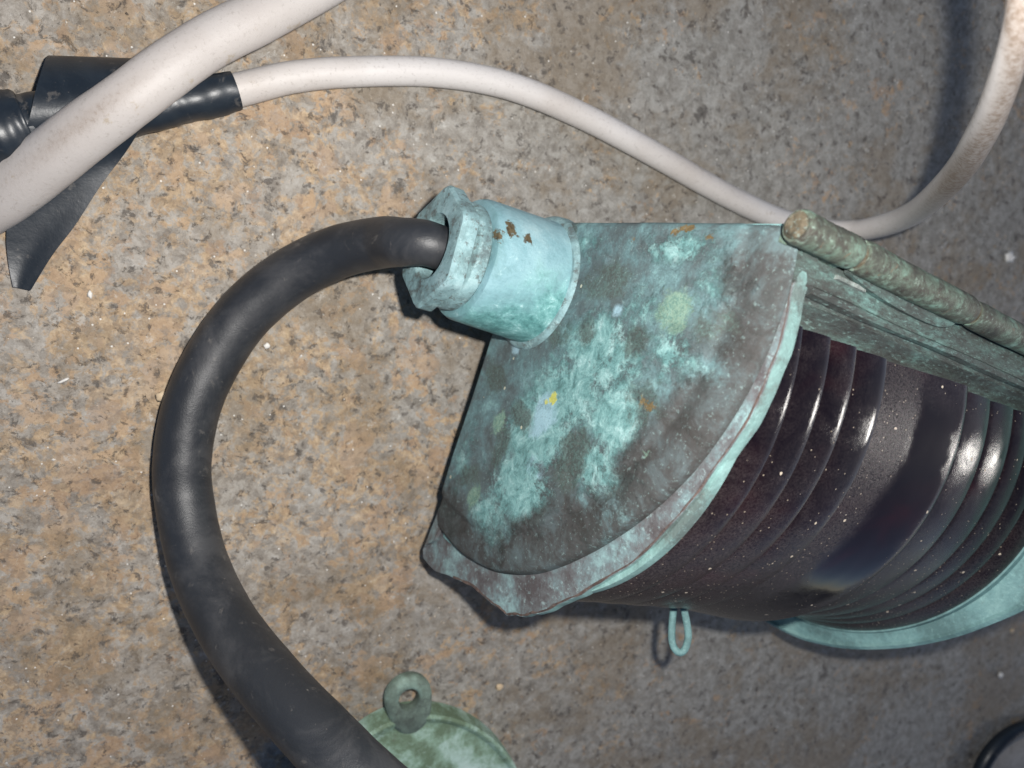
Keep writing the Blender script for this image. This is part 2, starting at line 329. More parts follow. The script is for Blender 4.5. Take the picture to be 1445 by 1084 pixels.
# loose grit
V, F = [], []
for i in range(1500):
    px, py = rng.uniform(-20, 1465), rng.uniform(-20, 1104); p = on(px, py, .0001); s = rng.uniform(.00012, .00036)*(1.6 if rng.rand() < .06 else 1)
    o = len(V); d = rng.uniform(.6, 1.3, (6, 3))*s
    for a, q in enumerate(((1, 0, 0), (-1, 0, 0), (0, 1, 0), (0, -1, 0), (0, 0, 1), (0, 0, -1))): V.append(p+np.array(q)*d[a])
    F += [tuple(o+x for x in f) for f in ((0, 2, 4), (2, 1, 4), (1, 3, 4), (3, 0, 4), (2, 0, 5), (1, 2, 5), (3, 1, 5), (0, 3, 5))]
mesh('grit', V, F, GRIT, kind='stuff', smooth=False, label='fine sandy grit and salt grains scattered over the worn grey deck', cat='grit')

def chip(px, py, r, mat, lab, ax=1., rot=0.):
    V = []; F = []; c = on(px, py, r*.35)
    bm = bmesh.new(); bmesh.ops.create_icosphere(bm, subdivisions=2, radius=1)
    rs = np.random.RandomState(int(px))
    for v in bm.verts:
        q = np.array(v.co)*(1+.16*rs.randn()); q = q*np.array([r*ax, r, r*.5]); ca, sa = math.cos(rot), math.sin(rot)
        V.append(c+np.array([q[0]*ca-q[1]*sa, q[0]*sa+q[1]*ca, q[2]]))
    F = [tuple(v.index for v in f.verts) for f in bm.faces]; bm.free()
    mesh('paint_chip', V, F, mat, label=lab, cat='chip')
chip(1425, 363, .0022, CHIP, 'white oval paint chip lying on grey deck right of the hinge', 1.3)
chip(1412, 953, .0016, CHIP, 'round white paint chip on the deck near the bottom right ring')
chip(705, 970, .0014, CHIPT, 'small tan grain on the brown deck just above the green bracket plate')
chip(1428, 890, .0012, CHIPT, 'faint tan grain just under the base flange of the lantern')
chip(127, 416, .0010, CHIP, 'tiny white upright flake on the deck below the black tape tail', .6)
chip(377, 488, .0009, CHIP, 'tiny white flake on the deck inside the bend of the black cable')
chip(90, 537, .0014, CHIP, 'thin white sliver lying on the deck left of the black cable', .3, -1.2)
chip(230, 559, .0014, CHIPT, 'thin pale splinter touching the left side of the black cable bend', 1.4, 0)

# ------------------------------------------------------------------ the lantern
AX = np.array([1627, 395, 1086.]); AX /= np.linalg.norm(AX); D0 = .11
def pl(x, y, t=0):
    r = np.array([x-CX, y-CY, PIX]); return r*(D0+t/1000)/(AX @ r)
C0 = pl(742, 313); E1 = pl(1110, 313)-C0; E1 /= np.linalg.norm(E1); E2 = np.cross(AX, E1)
def loc(x, y, t=0):
    p = (pl(x, y, t)-C0)*1000; return p @ E1, p @ E2
root = bpy.data.objects.new('ship_navigation_lantern', None)
mw = Matrix.Identity(4)
for i, v in enumerate((W @ E1, W @ E2, W @ AX)):
    for j in range(3): mw[j][i] = v[j]
mw.translation = Vector(to_world(C0)); root.matrix_world = mw; root.empty_display_size = .02
link(root, label='verdigris copper ship lantern with dark red ribbed lens lying on the deck', cat='lantern')
def lm(name, V, F, mat, sharp=35, par=None, **k):       # millimetres in lantern space
    return mesh(name, np.asarray(V, float)/1000, F, mat, par or root, sharp=sharp, **k)
def interp(tab, a):
    return np.interp(a, [q[0] for q in tab], [q[1] for q in tab])
def smooth_poly(P, n=8): return crom(P, n)

# --- cap plate: a 95 degree sector
RT = [(-1, 88.3), (0, 88.4), (7, 90.4), (15, 92.1), (22, 92.9), (31, 93.5), (47, 93.4), (54, 93.7), (64, 94.7), (75, 94.7), (84.5, 93.2), (95, 90.8)]
nr, na = 150, 190
ths = np.linspace(0, 95, na); V = []; F = []
def hump(r, R):
    t = 0.
    q = (r-(R-11.5))
    if q > 0: t += .9*min(1, q/2.5)**2*(3-2*min(1, q/2.5)) if q < 2.5 else .9
    if r > R-6: t += .10*(r-(R-6))**1.5
    if r > R-.9: t += 1.6*((r-(R-.9))/.9)**2
    return t
pts = []
for i in range(nr+1):
    for a in ths:
        R = interp(RT, a); s = i/nr; r = R*s**.8; th = math.radians(a)
        u, v = r*math.cos(th), r*math.sin(th)
        t = hump(r, R)+.35*math.sin(u*.075+1)*math.sin(v*.06+.5)+.12*math.sin(u*.21+v*.17)
        e = min(r*math.sin(th), r*math.sin(math.radians(95)-th))  # distance to the straight edges
        if e < 1.6: t += .9*(1-max(0, e)/1.6)**2
        pts.append((u, v, t))
V = list(pts)
for i in range(nr):
    for j in range(na-1): F.append((i*na+j, i*na+j+1, (i+1)*na+j+1, (i+1)*na+j))
per = [i*na for i in range(nr+1)]+[nr*na+j for j in range(1, na)]+[i*na+na-1 for i in range(nr-1, -1, -1)]
o = len(V); 
for p in per: V.append((V[p][0]*1.0, V[p][1], 4.2))
for i in range(len(per)): q = (i+1) % len(per); F.append((per[i], per[q], o+q, o+i))
U = np.array([v[0] for v in V]); VV = np.array([v[1] for v in V]); RR = np.hypot(U, VV); TH = np.degrees(np.arctan2(VV, U))
def blob(px, py, rx, ry=None, rot=0, soft=.6):
    u, v = loc(px, py); k = 1000*pl(px, py)[2]/PIX; rx *= k; ry = (ry or rx/k)*k; rx *= 1.0
    c, s = math.cos(rot), math.sin(rot); du, dv = U-u, VV-v; a = (du*c+dv*s)/(rx*1.25); b = (-du*s+dv*c)/ry
    return np.clip(1.0-(np.sqrt(a*a+b*b)-1+soft)/(2*soft)+0, 0, 1)
def mx(*a): return np.maximum.reduce(a)
teal = mx(blob(850, 500, 75, 60), blob(800, 560, 70, 55), blob(760, 610, 75, 60), blob(735, 690, 75, 55), blob(690, 730, 50, 40)*.8, blob(870, 590, 50, 60), blob(840, 660, 60, 45)*.9,
          blob(950, 500, 40, 40)*.8, blob(960, 350, 70, 26)*.75, blob(1010, 400, 45, 40)*.6, blob(830, 350, 40, 25)*.55, blob(660, 640, 25, 60)*.55, blob(640, 690, 16, 40)*.6, blob(900, 440, 40)*.6)
dark = mx(blob(806, 645, 24, 38, .2, 1.), blob(912, 568, 26, 34, .3, 1.), blob(665, 672, 24, 26, 0, 1.)*.8, blob(735, 585, 26, 22)*.7, blob(705, 625, 20, 34)*.75, blob(1000, 455, 40, 36)*.6, blob(860, 395, 55, 36)*.65, blob(900, 480, 26, 30)*.65, blob(830, 470, 22, 28)*.5, blob(700, 530, 26, 24)*.8, blob(790, 470, 26)*.6, blob(800, 340, 16, 60)*.5)
pale = mx(blob(768, 585, 20, 30, .35, 1.), blob(872, 440, 10, 14, .3, 1.)*.9, blob(726, 495, 10, 8, 0, 1.)*.9, blob(755, 660, 30, 40)*.45, blob(860, 370, 16, 12)*.55)
olive = mx(blob(953, 442, 24, 28, 0, 1.), blob(705, 600, 12, 18, .3, 1.), blob(668, 702, 13, 20, .3, 1.)*.85, blob(908, 640, 10)*.4)
yellow = mx(blob(780, 562, 8, 10, .3, 1.), blob(770, 568, 6, 8, .3, 1.)*.7)
ochre = mx(blob(912, 572, 13, 12, 0, 1.)*.85, blob(952, 328, 8, 10)*.8, blob(968, 322, 14, 6)*.8, blob(895, 338, 6, 6)*.6, blob(1000, 335, 10, 6)*.6)
rim = np.clip((RR-(interp(RT, TH)-19))/12, 0, 1)*(.75+.25*np.sin(TH*.22+1))*np.clip((TH-1)/7, .3, 1)
rim = mx(rim, np.clip(1-(np.abs(TH-95)*RR/57.3)/3.5, 0, 1)*np.clip((RR-80)/10, 0, 1))
lm('cap_plate', V, F, CAP, attrs=dict(teal=teal*.72, dark=dark, pale=pale, olive=olive, yellow=yellow, ochre=ochre, rimdark=rim), sharp=60)

# --- flange under the cap
FL_ = [(86.0, -.2), (88.0, 3.6)]+[(q*math.cos(math.radians(a)), q*math.sin(math.radians(a))) for a, q in ((6.6, 90.4), (14, 93.3), (21.5, 95.3), (30, 96.6), (38, 97.8), (46.6, 99.4), (55, 101.1), (61, 102.6))]+[(43.0, 94.4), (38, 97.4), (33, 99.2), (28.6, 99.2), (17, 99.4), (5.8, 100.5), (-4, 102.4), (-11.9, 102.6), (-13.6, 100.5), (-12.5, 98), (-8, 95), (-6.5, 91)]
fp = smooth_poly(FL_, 10)
wv = np.array([.22*math.sin(i*.21)+.16*math.sin(i*.47+1)+.06*math.sin(i*1.1) for i in range(len(fp))])
ctr = np.array([20, 25.]); dirs = fp-ctr; dirs /= np.linalg.norm(dirs, axis=1)[:, None]; fpo = fp+dirs*wv[:, None]
def tf(i, f):  # height of the flange: curls gently
    b = np.clip((i/len(fp)-.55)/.45, 0, 1); return 3.9+1.1*f*(1-b)+.3*math.sin(i*.12)*f-1.2*f*b
V = []; F = []; nn = len(fp); lev = [0, .3, .6, .85, 1.]
for f in lev:
    for i in range(nn):
        inner = np.array([fp[i][0]*.86, fp[i][1]*.86]); p = inner+(fpo[i]-inner)*f; V.append((p[0], p[1], tf(i, f)))
for f in lev[::-1]:
    for i in range(nn):
        inner = np.array([fp[i][0]*.86, fp[i][1]*.86]); p = inner+(fpo[i]-inner)*f; V.append((p[0], p[1], tf(i, f)+.9))
for a in range(9):
    for i in range(nn-1): F.append((a*nn+i, a*nn+i+1, (a+1)*nn+i+1, (a+1)*nn+i))
lm('cap_flange', V, F, FLANGE)
# brown solder seam along the flange's edge
P = [(fpo[i][0]-dirs[i][0]*.35, fpo[i][1]-dirs[i][1]*.35, tf(i, 1)+.05) for i in range(12, nn-60)]
Rr = np.array([.26+.06*math.sin(i*.5)+.05*math.sin(i*1.3) for i in range(len(P))])*np.linspace(.7, 1.3, len(P))
V, F = tube(P, Rr, 8, .12, up=(0, 0, 1)); lm('solder_seam', V, F, SEAM)
# folded lip from the flange's edge towards the lens
def strip(path, prof, mat, name, i0=0, i1=None, sharp=35, par=None, fade=None):
    """path: (n,2) points, prof(i) -> list of (outward offset, t)"""
    path = np.asarray(path); n_ = len(path); T = np.gradient(path, axis=0); T /= np.linalg.norm(T, axis=1)[:, None]; N_ = np.stack([T[:, 1], -T[:, 0]], 1)
    if ((path-ctr)*N_).sum() < 0: N_ = -N_
    V = []; F = []; m_ = len(prof(0))
    for i in range(n_):
        for (o_, t) in prof(i): V.append((path[i][0]+N_[i][0]*o_, path[i][1]+N_[i][1]*o_, t))
    for i in range(n_-1):
        for j in range(m_): F.append((i*m_+j, i*m_+(j+1) % m_, (i+1)*m_+(j+1) % m_, (i+1)*m_+j))
    F += [tuple(range(m_)), tuple((n_-1)*m_+j for j in range(m_))[::-1]]
    return lm(name, V, F, mat, sharp, par)
a0, a1 = 16, nn-95
lp = fpo[a0:a1]
def prof_lip(i):
    b = i/(a1-a0); d = 3.9-2.1*b; t0 = tf(a0+i, 1)+.2
    return [(0, t0), (.15, t0+d*.5), (-.1, t0+d), (-.9, t0+d+.2), (-1.2, t0+d*.5), (-1.0, t0)]
strip(lp, prof_lip, RIM, 'flange_lip')

# --- lens: swept profile about (CU, CV)
CU, CV = 25.3, 30.5; A0, A1 = -13.3, 106.
def lens_piece(name, prof, dustf, par=None, seg=110, fillet=True):
    V = []; F = []; m_ = len(prof); D = []
    for i in range(seg+1):
        s = i/seg; a = A0+(A1-A0)*s; th = math.radians(a)
        for (t, r) in prof:
            V.append((CU+r*math.cos(th), CV+r*math.sin(th), t)); D.append(dustf(a, t))
    for i in range(seg):
        for j in range(m_): F.append((i*m_+j, (i+1)*m_+j, (i+1)*m_+(j+1) % m_, i*m_+(j+1) % m_))
    F += [tuple(range(m_)), tuple(seg*m_+j for j in range(m_))[::-1]]
    return lm(name, V, F, GLASS, 28, par, attrs=dict(dust=D))
def ringprof(t0, t1, ra, rb, rin=57.):
    """prism ring from t0 (radius ra) to t1 (radius rb), softly convex, with small rounded edges"""
    P = []
    for k in range(11):
        s = k/10; t = t0+.4+(t1-t0-.45)*s; r = ra+(rb-ra)*s+1.5*(1.45*s-s*s)
        if k == 0: r -= .25
        if k == 10: r -= .12
        P.append((t, r))
    return P+[(t1-.05, rin), (t0+.4, rin)]
def dust_l(a, t): return float(np.clip(.42+.012*(a-14), .34, 1))
def dust_c(a, t):
    s = (t-44)/33
    e = .52+.0022*(50-a)
    left = 1/(1+math.exp((s-.40+.0035*(a-10))*26)); right = 1/(1+math.exp(-(s-.86)*22)); top = 1/(1+math.exp((a+6)*.7)); 
    return float(np.clip(max(left*.75, right*.7, top*.5)+.02+max(0, a-30)*.026, 0, 1))
TB = [7.6, 15.4, 24.5, 33.4, 44.6]
cprof = [(44.7, 57)]+[(44.7+33*k/28., 61.8+3.4*(math.sin(math.pi*.3*k/25.)/.809 if k <= 25 else math.cos(math.pi/2*(k-25)/3.6))) for k in range(29)]+[(77.7, 57)]
lens = lens_piece('lens', cprof, dust_c, seg=140)
for k in range(4): lens_piece('lens_ring', ringprof(TB[k], TB[k+1], 61.3+.1*k, 61.9+.1*k), dust_l, lens)
TC = [77.9, 91.3, 103.2, 111.5, 118.5, 125.5]
for k in range(5): lens_piece('lens_ring', ringprof(TC[k], TC[k+1], (62.0, 62.2, 62.4, 62.9, 64.2)[k], (62.1, 62.3, 62.8, 64.0, 66.0)[k]), lambda a, t: float(np.clip(.50+.012*(a-14), .4, 1)), lens)
# retaining hoops at both ends of the lens
def hoop(name, t0, t1, r, mat, a_0=-13, a_1=106, th=1.6):
    path = [(CU+r*math.cos(math.radians(a)), CV+r*math.sin(math.radians(a))) for a in np.linspace(a_0, a_1, 90)]
    return strip(path, lambda i: [(0, t0), (.1, (t0+t1)/2), (0, t1), (-th, t1), (-th, t0)], mat, name)
hoop('lens_hoop', 6.0, 8.2, 61.5, RIM)
hoop('lens_hoop', 125.6, 128.4, 67.0, BASEF, th=6)

# --- housing walls behind the lens
def extr(name, poly, t0, t1, mat, nt_=30, wobble=.15, sharp=35, par=None):
    poly = np.asarray(poly, float); m_ = len(poly); V = []; F = []
    for i in range(nt_+1):
        t = t0+(t1-t0)*i/nt_
        for j, p in enumerate(poly): V.append((p[0]+wobble*math.sin(t*.13+j*.7), p[1]+wobble*math.cos(t*.11+j), t))
    for i in range(nt_):
        for j in range(m_): F.append((i*m_+j, (i+1)*m_+j, (i+1)*m_+(j+1) % m_, i*m_+(j+1) % m_))
    F += [tuple(range(m_)), tuple(nt_*m_+j for j in range(m_))[::-1]]
    return lm(name, V, F, mat, sharp, par)
extr('back_wall', [(1, -.6), (1, 1.2), (86, 1.2), (86, -.6)], 3.5, 128, BODY)
extr('side_wall', [(-.8, -.6), (1, -.6), (-4, 89.5), (-6, 89.5)], 3.5, 128, BODY)
extr('side_return', [(-6, 89.5), (-4.5, 92.5), (6, 93), (8, 90.5), (6, 88), (-3, 89)], 3.5, 128, BODY)
extr('inner_back', [(20, 20), (24, 24), (72, 14), (70, 8), (6, 60), (8, 88), (14, 86), (14, 62)], 5, 126, SEAM)
# front strip between hinge and lens
pf = [(87.6, -.6), (88.2, 2), (88.3, 6), (88.0, 9.8), (87.0, 10.7), (86.7, 11.6), (87.0, 12.1), (85.4, 13.6), (84.0, 15.0), (83.2, 18), (81.5, 18), (82.5, 13), (85.5, 9), (86, -.6)]
extr('front_panel', pf, 9.5, 128, PANEL, 60, .22)
# raised upper frame strip and corner beside the cap
fr = []
for (u, v, r) in [(0, 0, 0)]: pass
P = crom([(88.6, 3.2, 9.0), (89.4, 7.5, 7.0), (90.0, 11.5, 7.4), (89.6, 13.5, 9.6)], 8)
extr('corner_piece', [(86.5, 3.6), (88.6, 3.6), (89.2, 7.0), (89.5, 9.6), (88.6, 10.6), (86.5, 10.8)], 4.9, 10.8, PANEL, 8, .08)
extr('panel_bead', [(87.9, 8.6), (88.9, 9.2), (88.8, 10.4), (87.6, 10.9)], 11.5, 127, PANEL, 50, .18)

# --- hinge
HC = (91.3, .85)
def knuckle(t0, t1, r, name, mat=HINGE):
    n_ = 26; P = [(HC[0]+.10*math.sin(t*.2), HC[1]+.10*math.cos(t*.17), t) for t in np.linspace(t0, t1, n_)]
    R = np.ones(n_)*r; R[0] -= .35; R[-1] -= .35; R[1] -= .05; R += np.array([.03*math.sin(i*1.3)+.02*math.sin(i*2.9) for i in range(n_)])
    V, F = tube(P, R, 32, .010, up=(1, 0, 0)); return lm(name, V, F, mat)
k1 = knuckle(-.6, 16.5, 3.25, 'hinge_knuckle')
V, F = tube([(HC[0], HC[1], -1.5), (HC[0], HC[1], -.9), (HC[0], HC[1], 2), (HC[0], HC[1], 134)], [1.8, 2.5, 2.5, 2.5], 24, .02, up=(1, 0, 0)); lm('hinge_pin', V, F, PIN)
k2 = knuckle(17.9, 60.0, 3.4, 'hinge_knuckle'); k3 = knuckle(61.6, 130, 3.2, 'hinge_knuckle')
# recessed rings, coloured dark so the knuckle gaps read as shaded slots
for t in (17.5, 60.8):
    V, F = tube([(HC[0], HC[1], t-.55), (HC[0], HC[1], t), (HC[0], HC[1], t+.55)], [2.3, 2.4, 2.3], 24, .01, up=(1, 0, 0)); lm('hinge_washer', V, F, SEAM)
# leaf under the long knuckle with a rounded far corner
out = [(19.5, 1.0), (19.0, 3.6), (22, 4.6), (30, 5.6), (40, 6.2), (50, 6.3), (55.5, 5.8), (58.6, 4.6), (60.0, 2.8), (60.2, 1.0)]
V = []; F = []
lp_ = crom([(a, b, 0) for a, b in out], 6)[:, :2]
for (t, v) in lp_:
    bul = .9*min(1, max(0, v-1)/3)
    V.append((91.0-.25*(v-1), v, t))
for (t, v) in lp_: V.append((89.4-.25*(v-1), v, t))
m_ = len(lp_); F += [tuple(range(m_)), tuple(range(2*m_-1, m_-1, -1))]+[(i, (i+1) % m_, m_+(i+1) % m_, m_+i) for i in range(m_)]
lm('hinge_leaf', V, F, PANEL, 30)
extr('bare_edge_strip', [(88.2, 4.8), (89.1, 5.0), (89.1, 5.7), (88.2, 5.8)], 17.5, 27, LEAD, 6, .05)
extr('knuckle_bracket', [(86.5, -.4), (89.5, -.4), (91.2, 3.4), (88.2, 4.0), (86.5, 3.4)], 1.5, 16.2, HINGE, 10, .2)

# --- cable gland
GU, GV = 13.2, 16.4
def lathe(name, prof, mat, c=(GU, GV), seg=72, jit=.0, par=None, sharp=35, drift=(0, 0)):
    V = []; F = []; m_ = len(prof)
    for i, (t, r) in enumerate(prof):
        for j in range(seg):
            a = 2*math.pi*j/seg; rr = r*(1+jit*(math.sin(2*a+i*.3)+.6*math.sin(5*a+i*.5)))
            V.append((c[0]+drift[0]*t+rr*math.cos(a), c[1]+drift[1]*t+rr*math.sin(a), t))
    for i in range(m_-1):
        for j in range(seg): F.append((i*seg+j, i*seg+(j+1) % seg, (i+1)*seg+(j+1) % seg, (i+1)*seg+j))
    return lm(name, V, F, mat, sharp, par)
DR = (.03, .0)
gl = [(1.5, 18.6), (-.2, 18.3), (-.9, 17.5), (-1.0, 16.7)]
lathe_collar = ('weld_collar', [(2, 18.2), (.1, 18.0), (-.6, 17.6), (-1.1, 17.0), (-1.3, 15)])
def on_barrel(px, py, R_=16.05, tt=-12):
    inv_ = np.linalg.inv(np.stack([E1, E2, AX], 1)); dl = inv_ @ np.array([px-CX, py-CY, PIX]); ol_ = -(inv_ @ C0)*1000
    A = dl[0]**2+dl[1]**2; ou = ol_[0]-GU-.03*tt; ov = ol_[1]-GV
    B = 2*(dl[0]*ou+dl[1]*ov); s_ = (-B-math.sqrt(max(0, B*B-4*A*(ou**2+ov**2-R_**2))))/(2*A); return (ol_+dl*s_)/1000
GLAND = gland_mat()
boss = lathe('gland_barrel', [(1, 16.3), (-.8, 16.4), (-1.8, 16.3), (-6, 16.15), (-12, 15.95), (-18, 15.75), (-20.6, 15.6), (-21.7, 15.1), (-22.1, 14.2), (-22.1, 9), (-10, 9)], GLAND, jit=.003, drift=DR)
lathe(*lathe_collar, NUT, jit=.006)
lathe('gland_washer', [(-21.6, 12.6), (-22.6, 13.5), (-24.8, 13.6), (-25.6, 13.3), (-26.2, 12.2), (-26.8, 11.0)], NUT, jit=.004, drift=DR)
# hex gland nut with a cable hole
NR = 15.9; tz0, tz1 = -26.8, -31.3
rings = []
seg = 72
def hexr(a, R):
    k_ = (math.degrees(a)+90+30) % 60-30; r = R*math.cos(math.pi/6)/math.cos(math.radians(k_)) ; return r
V = []; F = []
cN = (GU-.95, GV-.3)
def ringv(t, f):
    return [(cN[0]+f(a)*math.cos(a), cN[1]+f(a)*math.sin(a), t+.0) for a in [2*math.pi*j/seg for j in range(seg)]]
def hx(a, R): 
    k_ = ((math.degrees(a)+90) % 60)-30; return min(R*math.cos(math.pi/6)/math.cos(math.radians(k_)), R*.965)
L_ = [ringv(tz0, lambda a: 11.), ringv(tz0, lambda a: hx(a, NR)-.8), ringv(tz0-.5, lambda a: hx(a, NR)), ringv(tz1+.8, lambda a: hx(a, NR)), ringv(tz1, lambda a: hx(a, NR)-.7),
      ringv(tz1-.1, lambda a: 9.2), ringv(tz1+.1, lambda a: 8.3), ringv(tz1+1.2, lambda a: 7.7), ringv(tz1+9, lambda a: 7.4), ringv(tz1+9.2, lambda a: .5)]
for r_ in L_: V += r_
for i in range(len(L_)-1):
    for j in range(seg): F.append((i*seg+j, i*seg+(j+1) % seg, (i+1)*seg+(j+1) % seg, (i+1)*seg+j))
lm('gland_nut', V, F, NUT, 25)

# --- base flange at the far end
bo = crom([(88, -4), (97, -2), (103, 8), (106, 22), (106, 36), (102.5, 49), (97.5, 58), (91.1, 65.9), (84.7, 72.9), (75.3, 81.9), (62.7, 90.9), (48, 98.5), (35.8, 102.4), (27.5, 103.9), (15, 104.2), (3, 103.2), (-4, 99), (-5.5, 88), (-5.2, 60), (-5, 20), (-4, -3)], 8)
m_ = len(bo); cb = np.array([30, 30.]); V = []; F = []
def inset(f): return cb+(bo-cb)*f
for f, t in ((.62, 125.0), (.88, 128.0), (.985, 130.0), (1.0, 129.6), (1.012, 130.6), (1.008, 132.6), (.99, 133.4), (.6, 133.4)):
    q = inset(f); V += [(a, b, t) for a, b in q]
for i in range(7):
    for j in range(m_): F.append((i*m_+j, i*m_+(j+1) % m_, (i+1)*m_+(j+1) % m_, (i+1)*m_+j))
F += [tuple(range(m_)), tuple(range(7*m_, 8*m_))]
lm('base_flange', V, F, BASEF, 30)

# small wire eye under the lens
E_ = []
zE = .2115
ev = [(955, 838), (950, 865), (948, 892), (949, 908), (955, 919), (963, 920), (969, 910), (971, 893), (967, 868), (960, 840)]
inv = np.linalg.inv(np.stack([E1, E2, AX], 1))
P = []
for (x, y) in ev:
    p = np.array([x-CX, y-CY, PIX])*zE/PIX; P.append(inv @ (p-C0)*1000)
V, F = tube(crom(P, 6), 1.0, 14, .02, up=(1, 0, 0)); lm('wire_eye', V, F, BASEF)

# ------------------------------------------------------------------ black rubber cable
bc = [  # x, y, depth or height, radius mm
    (650, 352, .200, 5.4), (625, 346, .1935, 5.4), (600, 343, .1875, 5.6), (568, 342, .1885, 6.0), (535, 343, .1950, 6.5), (475, 357, .2015, 6.9), (410, 389, .2050, 7.25), (350, 439, .2062, 7.35),
    (305, 500, .2062, 7.4), (272, 570, .2055, 7.4), (258, 645, .2055, 7.35), (261, 710, .2055, 7.35), (281, 798, .2010, 7.4), (323, 885, .1915, 7.5), (388, 970, .1790, 7.5), (456, 1044, .1690, 7.5), (520, 1108, .162, 7.5), (600, 1180, .157, 7.5), (700, 1260, .155, 7.5)]
bore = [(*to_world(C0+(E1*u+E2*v+AX*t)/1000), r/1000) for u, v, t, r in ((12.6, 16.3, -18, 5.2), (12.4, 16.1, -25, 5.3), (11.9, 15.8, -32, 5.5))]
P = np.array(bore+[[*at(x, y, z), r/1000] for x, y, z, r in bc[3:]]); P = crom(P, 14)
V, F = tube(P[:, :3], P[:, 3], 48, .004)
mesh('cable', V, F, RUB, label='thick black rubber cable curving from the lantern gland to the bottom edge', cat='cable')

# ------------------------------------------------------------------ white cable (thin) with its loop at the right
wc = [(-60, 196, None, 4.5), (0, 182, None, 4.4), (60, 173, None, 4.3), (130, 164, None, 4.3), (200, 153, None, 4.3), (265, 141, None, 4.3), (332, 128, None, 4.25), (420, 108, None, 4.0), (520, 101, None, 3.95), (620, 103, None, 3.9), (720, 122, None, 3.9), (820, 163, None, 3.9),
      (920, 216, None, 3.85), (1000, 262, None, 3.85), (1060, 293, None, 3.85), (1110, 313, .2715, 3.85), (1165, 325, .2745, 3.75), (1220, 324, .2655, 3.7), (1285, 303, .238, 3.65), (1345, 250, .190, 3.35), (1387, 185, .157, 3.05), (1416, 115, .138, 2.75), (1436, 50, .127, 2.55), (1446, -20, .121, 2.45), (1440, -110, .117, 2.4), (1390, -200, .116, 2.4), (1290, -290, .116, 2.4), (1150, -330, .118, 2.4)]
P = np.array([[*(at(x, y, z) if z else on(x, y, r/1000+.0001)), r/1000] for x, y, z, r in wc]); P = crom(P, 12)
V, F = tube(P[:, :3], P[:, 3], 32, .005)
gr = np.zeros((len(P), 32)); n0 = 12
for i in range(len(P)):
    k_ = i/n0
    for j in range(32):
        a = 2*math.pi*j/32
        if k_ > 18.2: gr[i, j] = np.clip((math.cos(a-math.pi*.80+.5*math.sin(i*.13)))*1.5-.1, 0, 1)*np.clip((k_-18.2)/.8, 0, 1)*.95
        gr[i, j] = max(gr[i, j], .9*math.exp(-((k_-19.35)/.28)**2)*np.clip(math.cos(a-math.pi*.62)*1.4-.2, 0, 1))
mesh('cable', V, F, WHITE, attrs=dict(grime=gr.ravel()), label='thin dirty white cable running from the black tape past the hinge, rising at the right', cat='cable')

# thick grey-white cable crossing the corner, over the tape
gc = [(-150, 372, .190, 6.3), (-60, 318, .186, 6.4), (0, 279, .182, 6.7), (60, 234, .178, 6.6), (120, 186, .1745, 6.3), (180, 142, .173, 6.0), (240, 97, .1745, 5.9), (300, 57, .178, 5.8), (370, 22, .182, 5.8), (450, -22, .186, 5.8), (560, -90, .188, 5.8)]
P = np.array([[*at(x, y, z), r/1000] for x, y, z, r in gc]); P = crom(P, 12)
V, F = tube(P[:, :3], P[:, 3], 40, .004, flat=.8)
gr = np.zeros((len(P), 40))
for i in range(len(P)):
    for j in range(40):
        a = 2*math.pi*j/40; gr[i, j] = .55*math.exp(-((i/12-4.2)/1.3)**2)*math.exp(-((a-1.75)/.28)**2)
mesh('cable', V, F, GREY, attrs=dict(grime=gr.ravel()), label='thick grey-white cable crossing the top left corner over the black tape', cat='cable')

# ------------------------------------------------------------------ black tape
tr = bpy.data.objects.new('electrical_tape', None); tr.location = Vector(on(150, 190)); tr.empty_display_size = .01
link(tr, label='black insulating tape wound round the thin white cable with a loose tail', cat='tape')
bpy.context.view_layer.update()
def child(o):
    o.parent = tr; o.matrix_parent_inverse = tr.matrix_world.inverted(); return o
def wrap(pts, name, jit=.02):
    P = np.array([[*on(x, y, h/1000), r/1000] for x, y, h, r in pts]); P = crom(P, 10)
    return P, tube(P[:, :3], P[:, 3], 40, jit)
P, (V, F) = wrap([(333, 128, 4.8, 4.8), (300, 135, 5.0, 5.1), (265, 142, 5.1, 5.2), (235, 147, 5.3, 5.5), (200, 154, 5.6, 5.8), (150, 162, 5.8, 6.0), (90, 169, 6.0, 6.2)], 'w')
child(mesh('tape_wrap', V, F, TAPE, sharp=50))
P, (V, F) = wrap([(112, 166, 6.2, 6.3), (48, 173, 8.2, 6.6), (40, 175, 8.4, 7.4), (20, 179, 8.6, 8.0), (-10, 185, 8.6, 8.3), (-50, 192, 8.6, 8.4), (-90, 200, 8.6, 8.4)], 'w', .025)
child(mesh('tape_wrap', V, F, TAPE, sharp=50))
# the loose strip: rows of (left x,y,h) and (right x,y,h)
rows = [((78, 92, .8), (196, 92, .8)), ((73, 80, 2.2), (192, 84, 2.2)), ((66, 80, 6.5), (196, 84, 6.5)), ((60, 96, 11.5), (206, 100, 11.0)), ((50, 128, 15.4), (210, 130, 13.6)), ((42, 165, 16.2), (208, 160, 13.6)), ((30, 205, 13.5), (200, 178, 9.8)),
        ((20, 250, 8.0), (178, 214, 6.0)), ((12, 296, 5.0), (142, 262, 4.6)), ((9, 338, 3.6), (106, 318, 3.8)), ((12, 372, 3.0), (74, 360, 3.4)), ((18, 405, 3.0), (43, 410, 3.2))]
Lp = crom(np.array([on(x, y, h/1000) for (x, y, h), _ in rows]), 6); Rp = crom(np.array([on(x, y, h/1000) for _, (x, y, h) in rows]), 6)
V = []; F = []; nc = 14; nR = len(Lp)
up = np.array([0, 0, 1.])
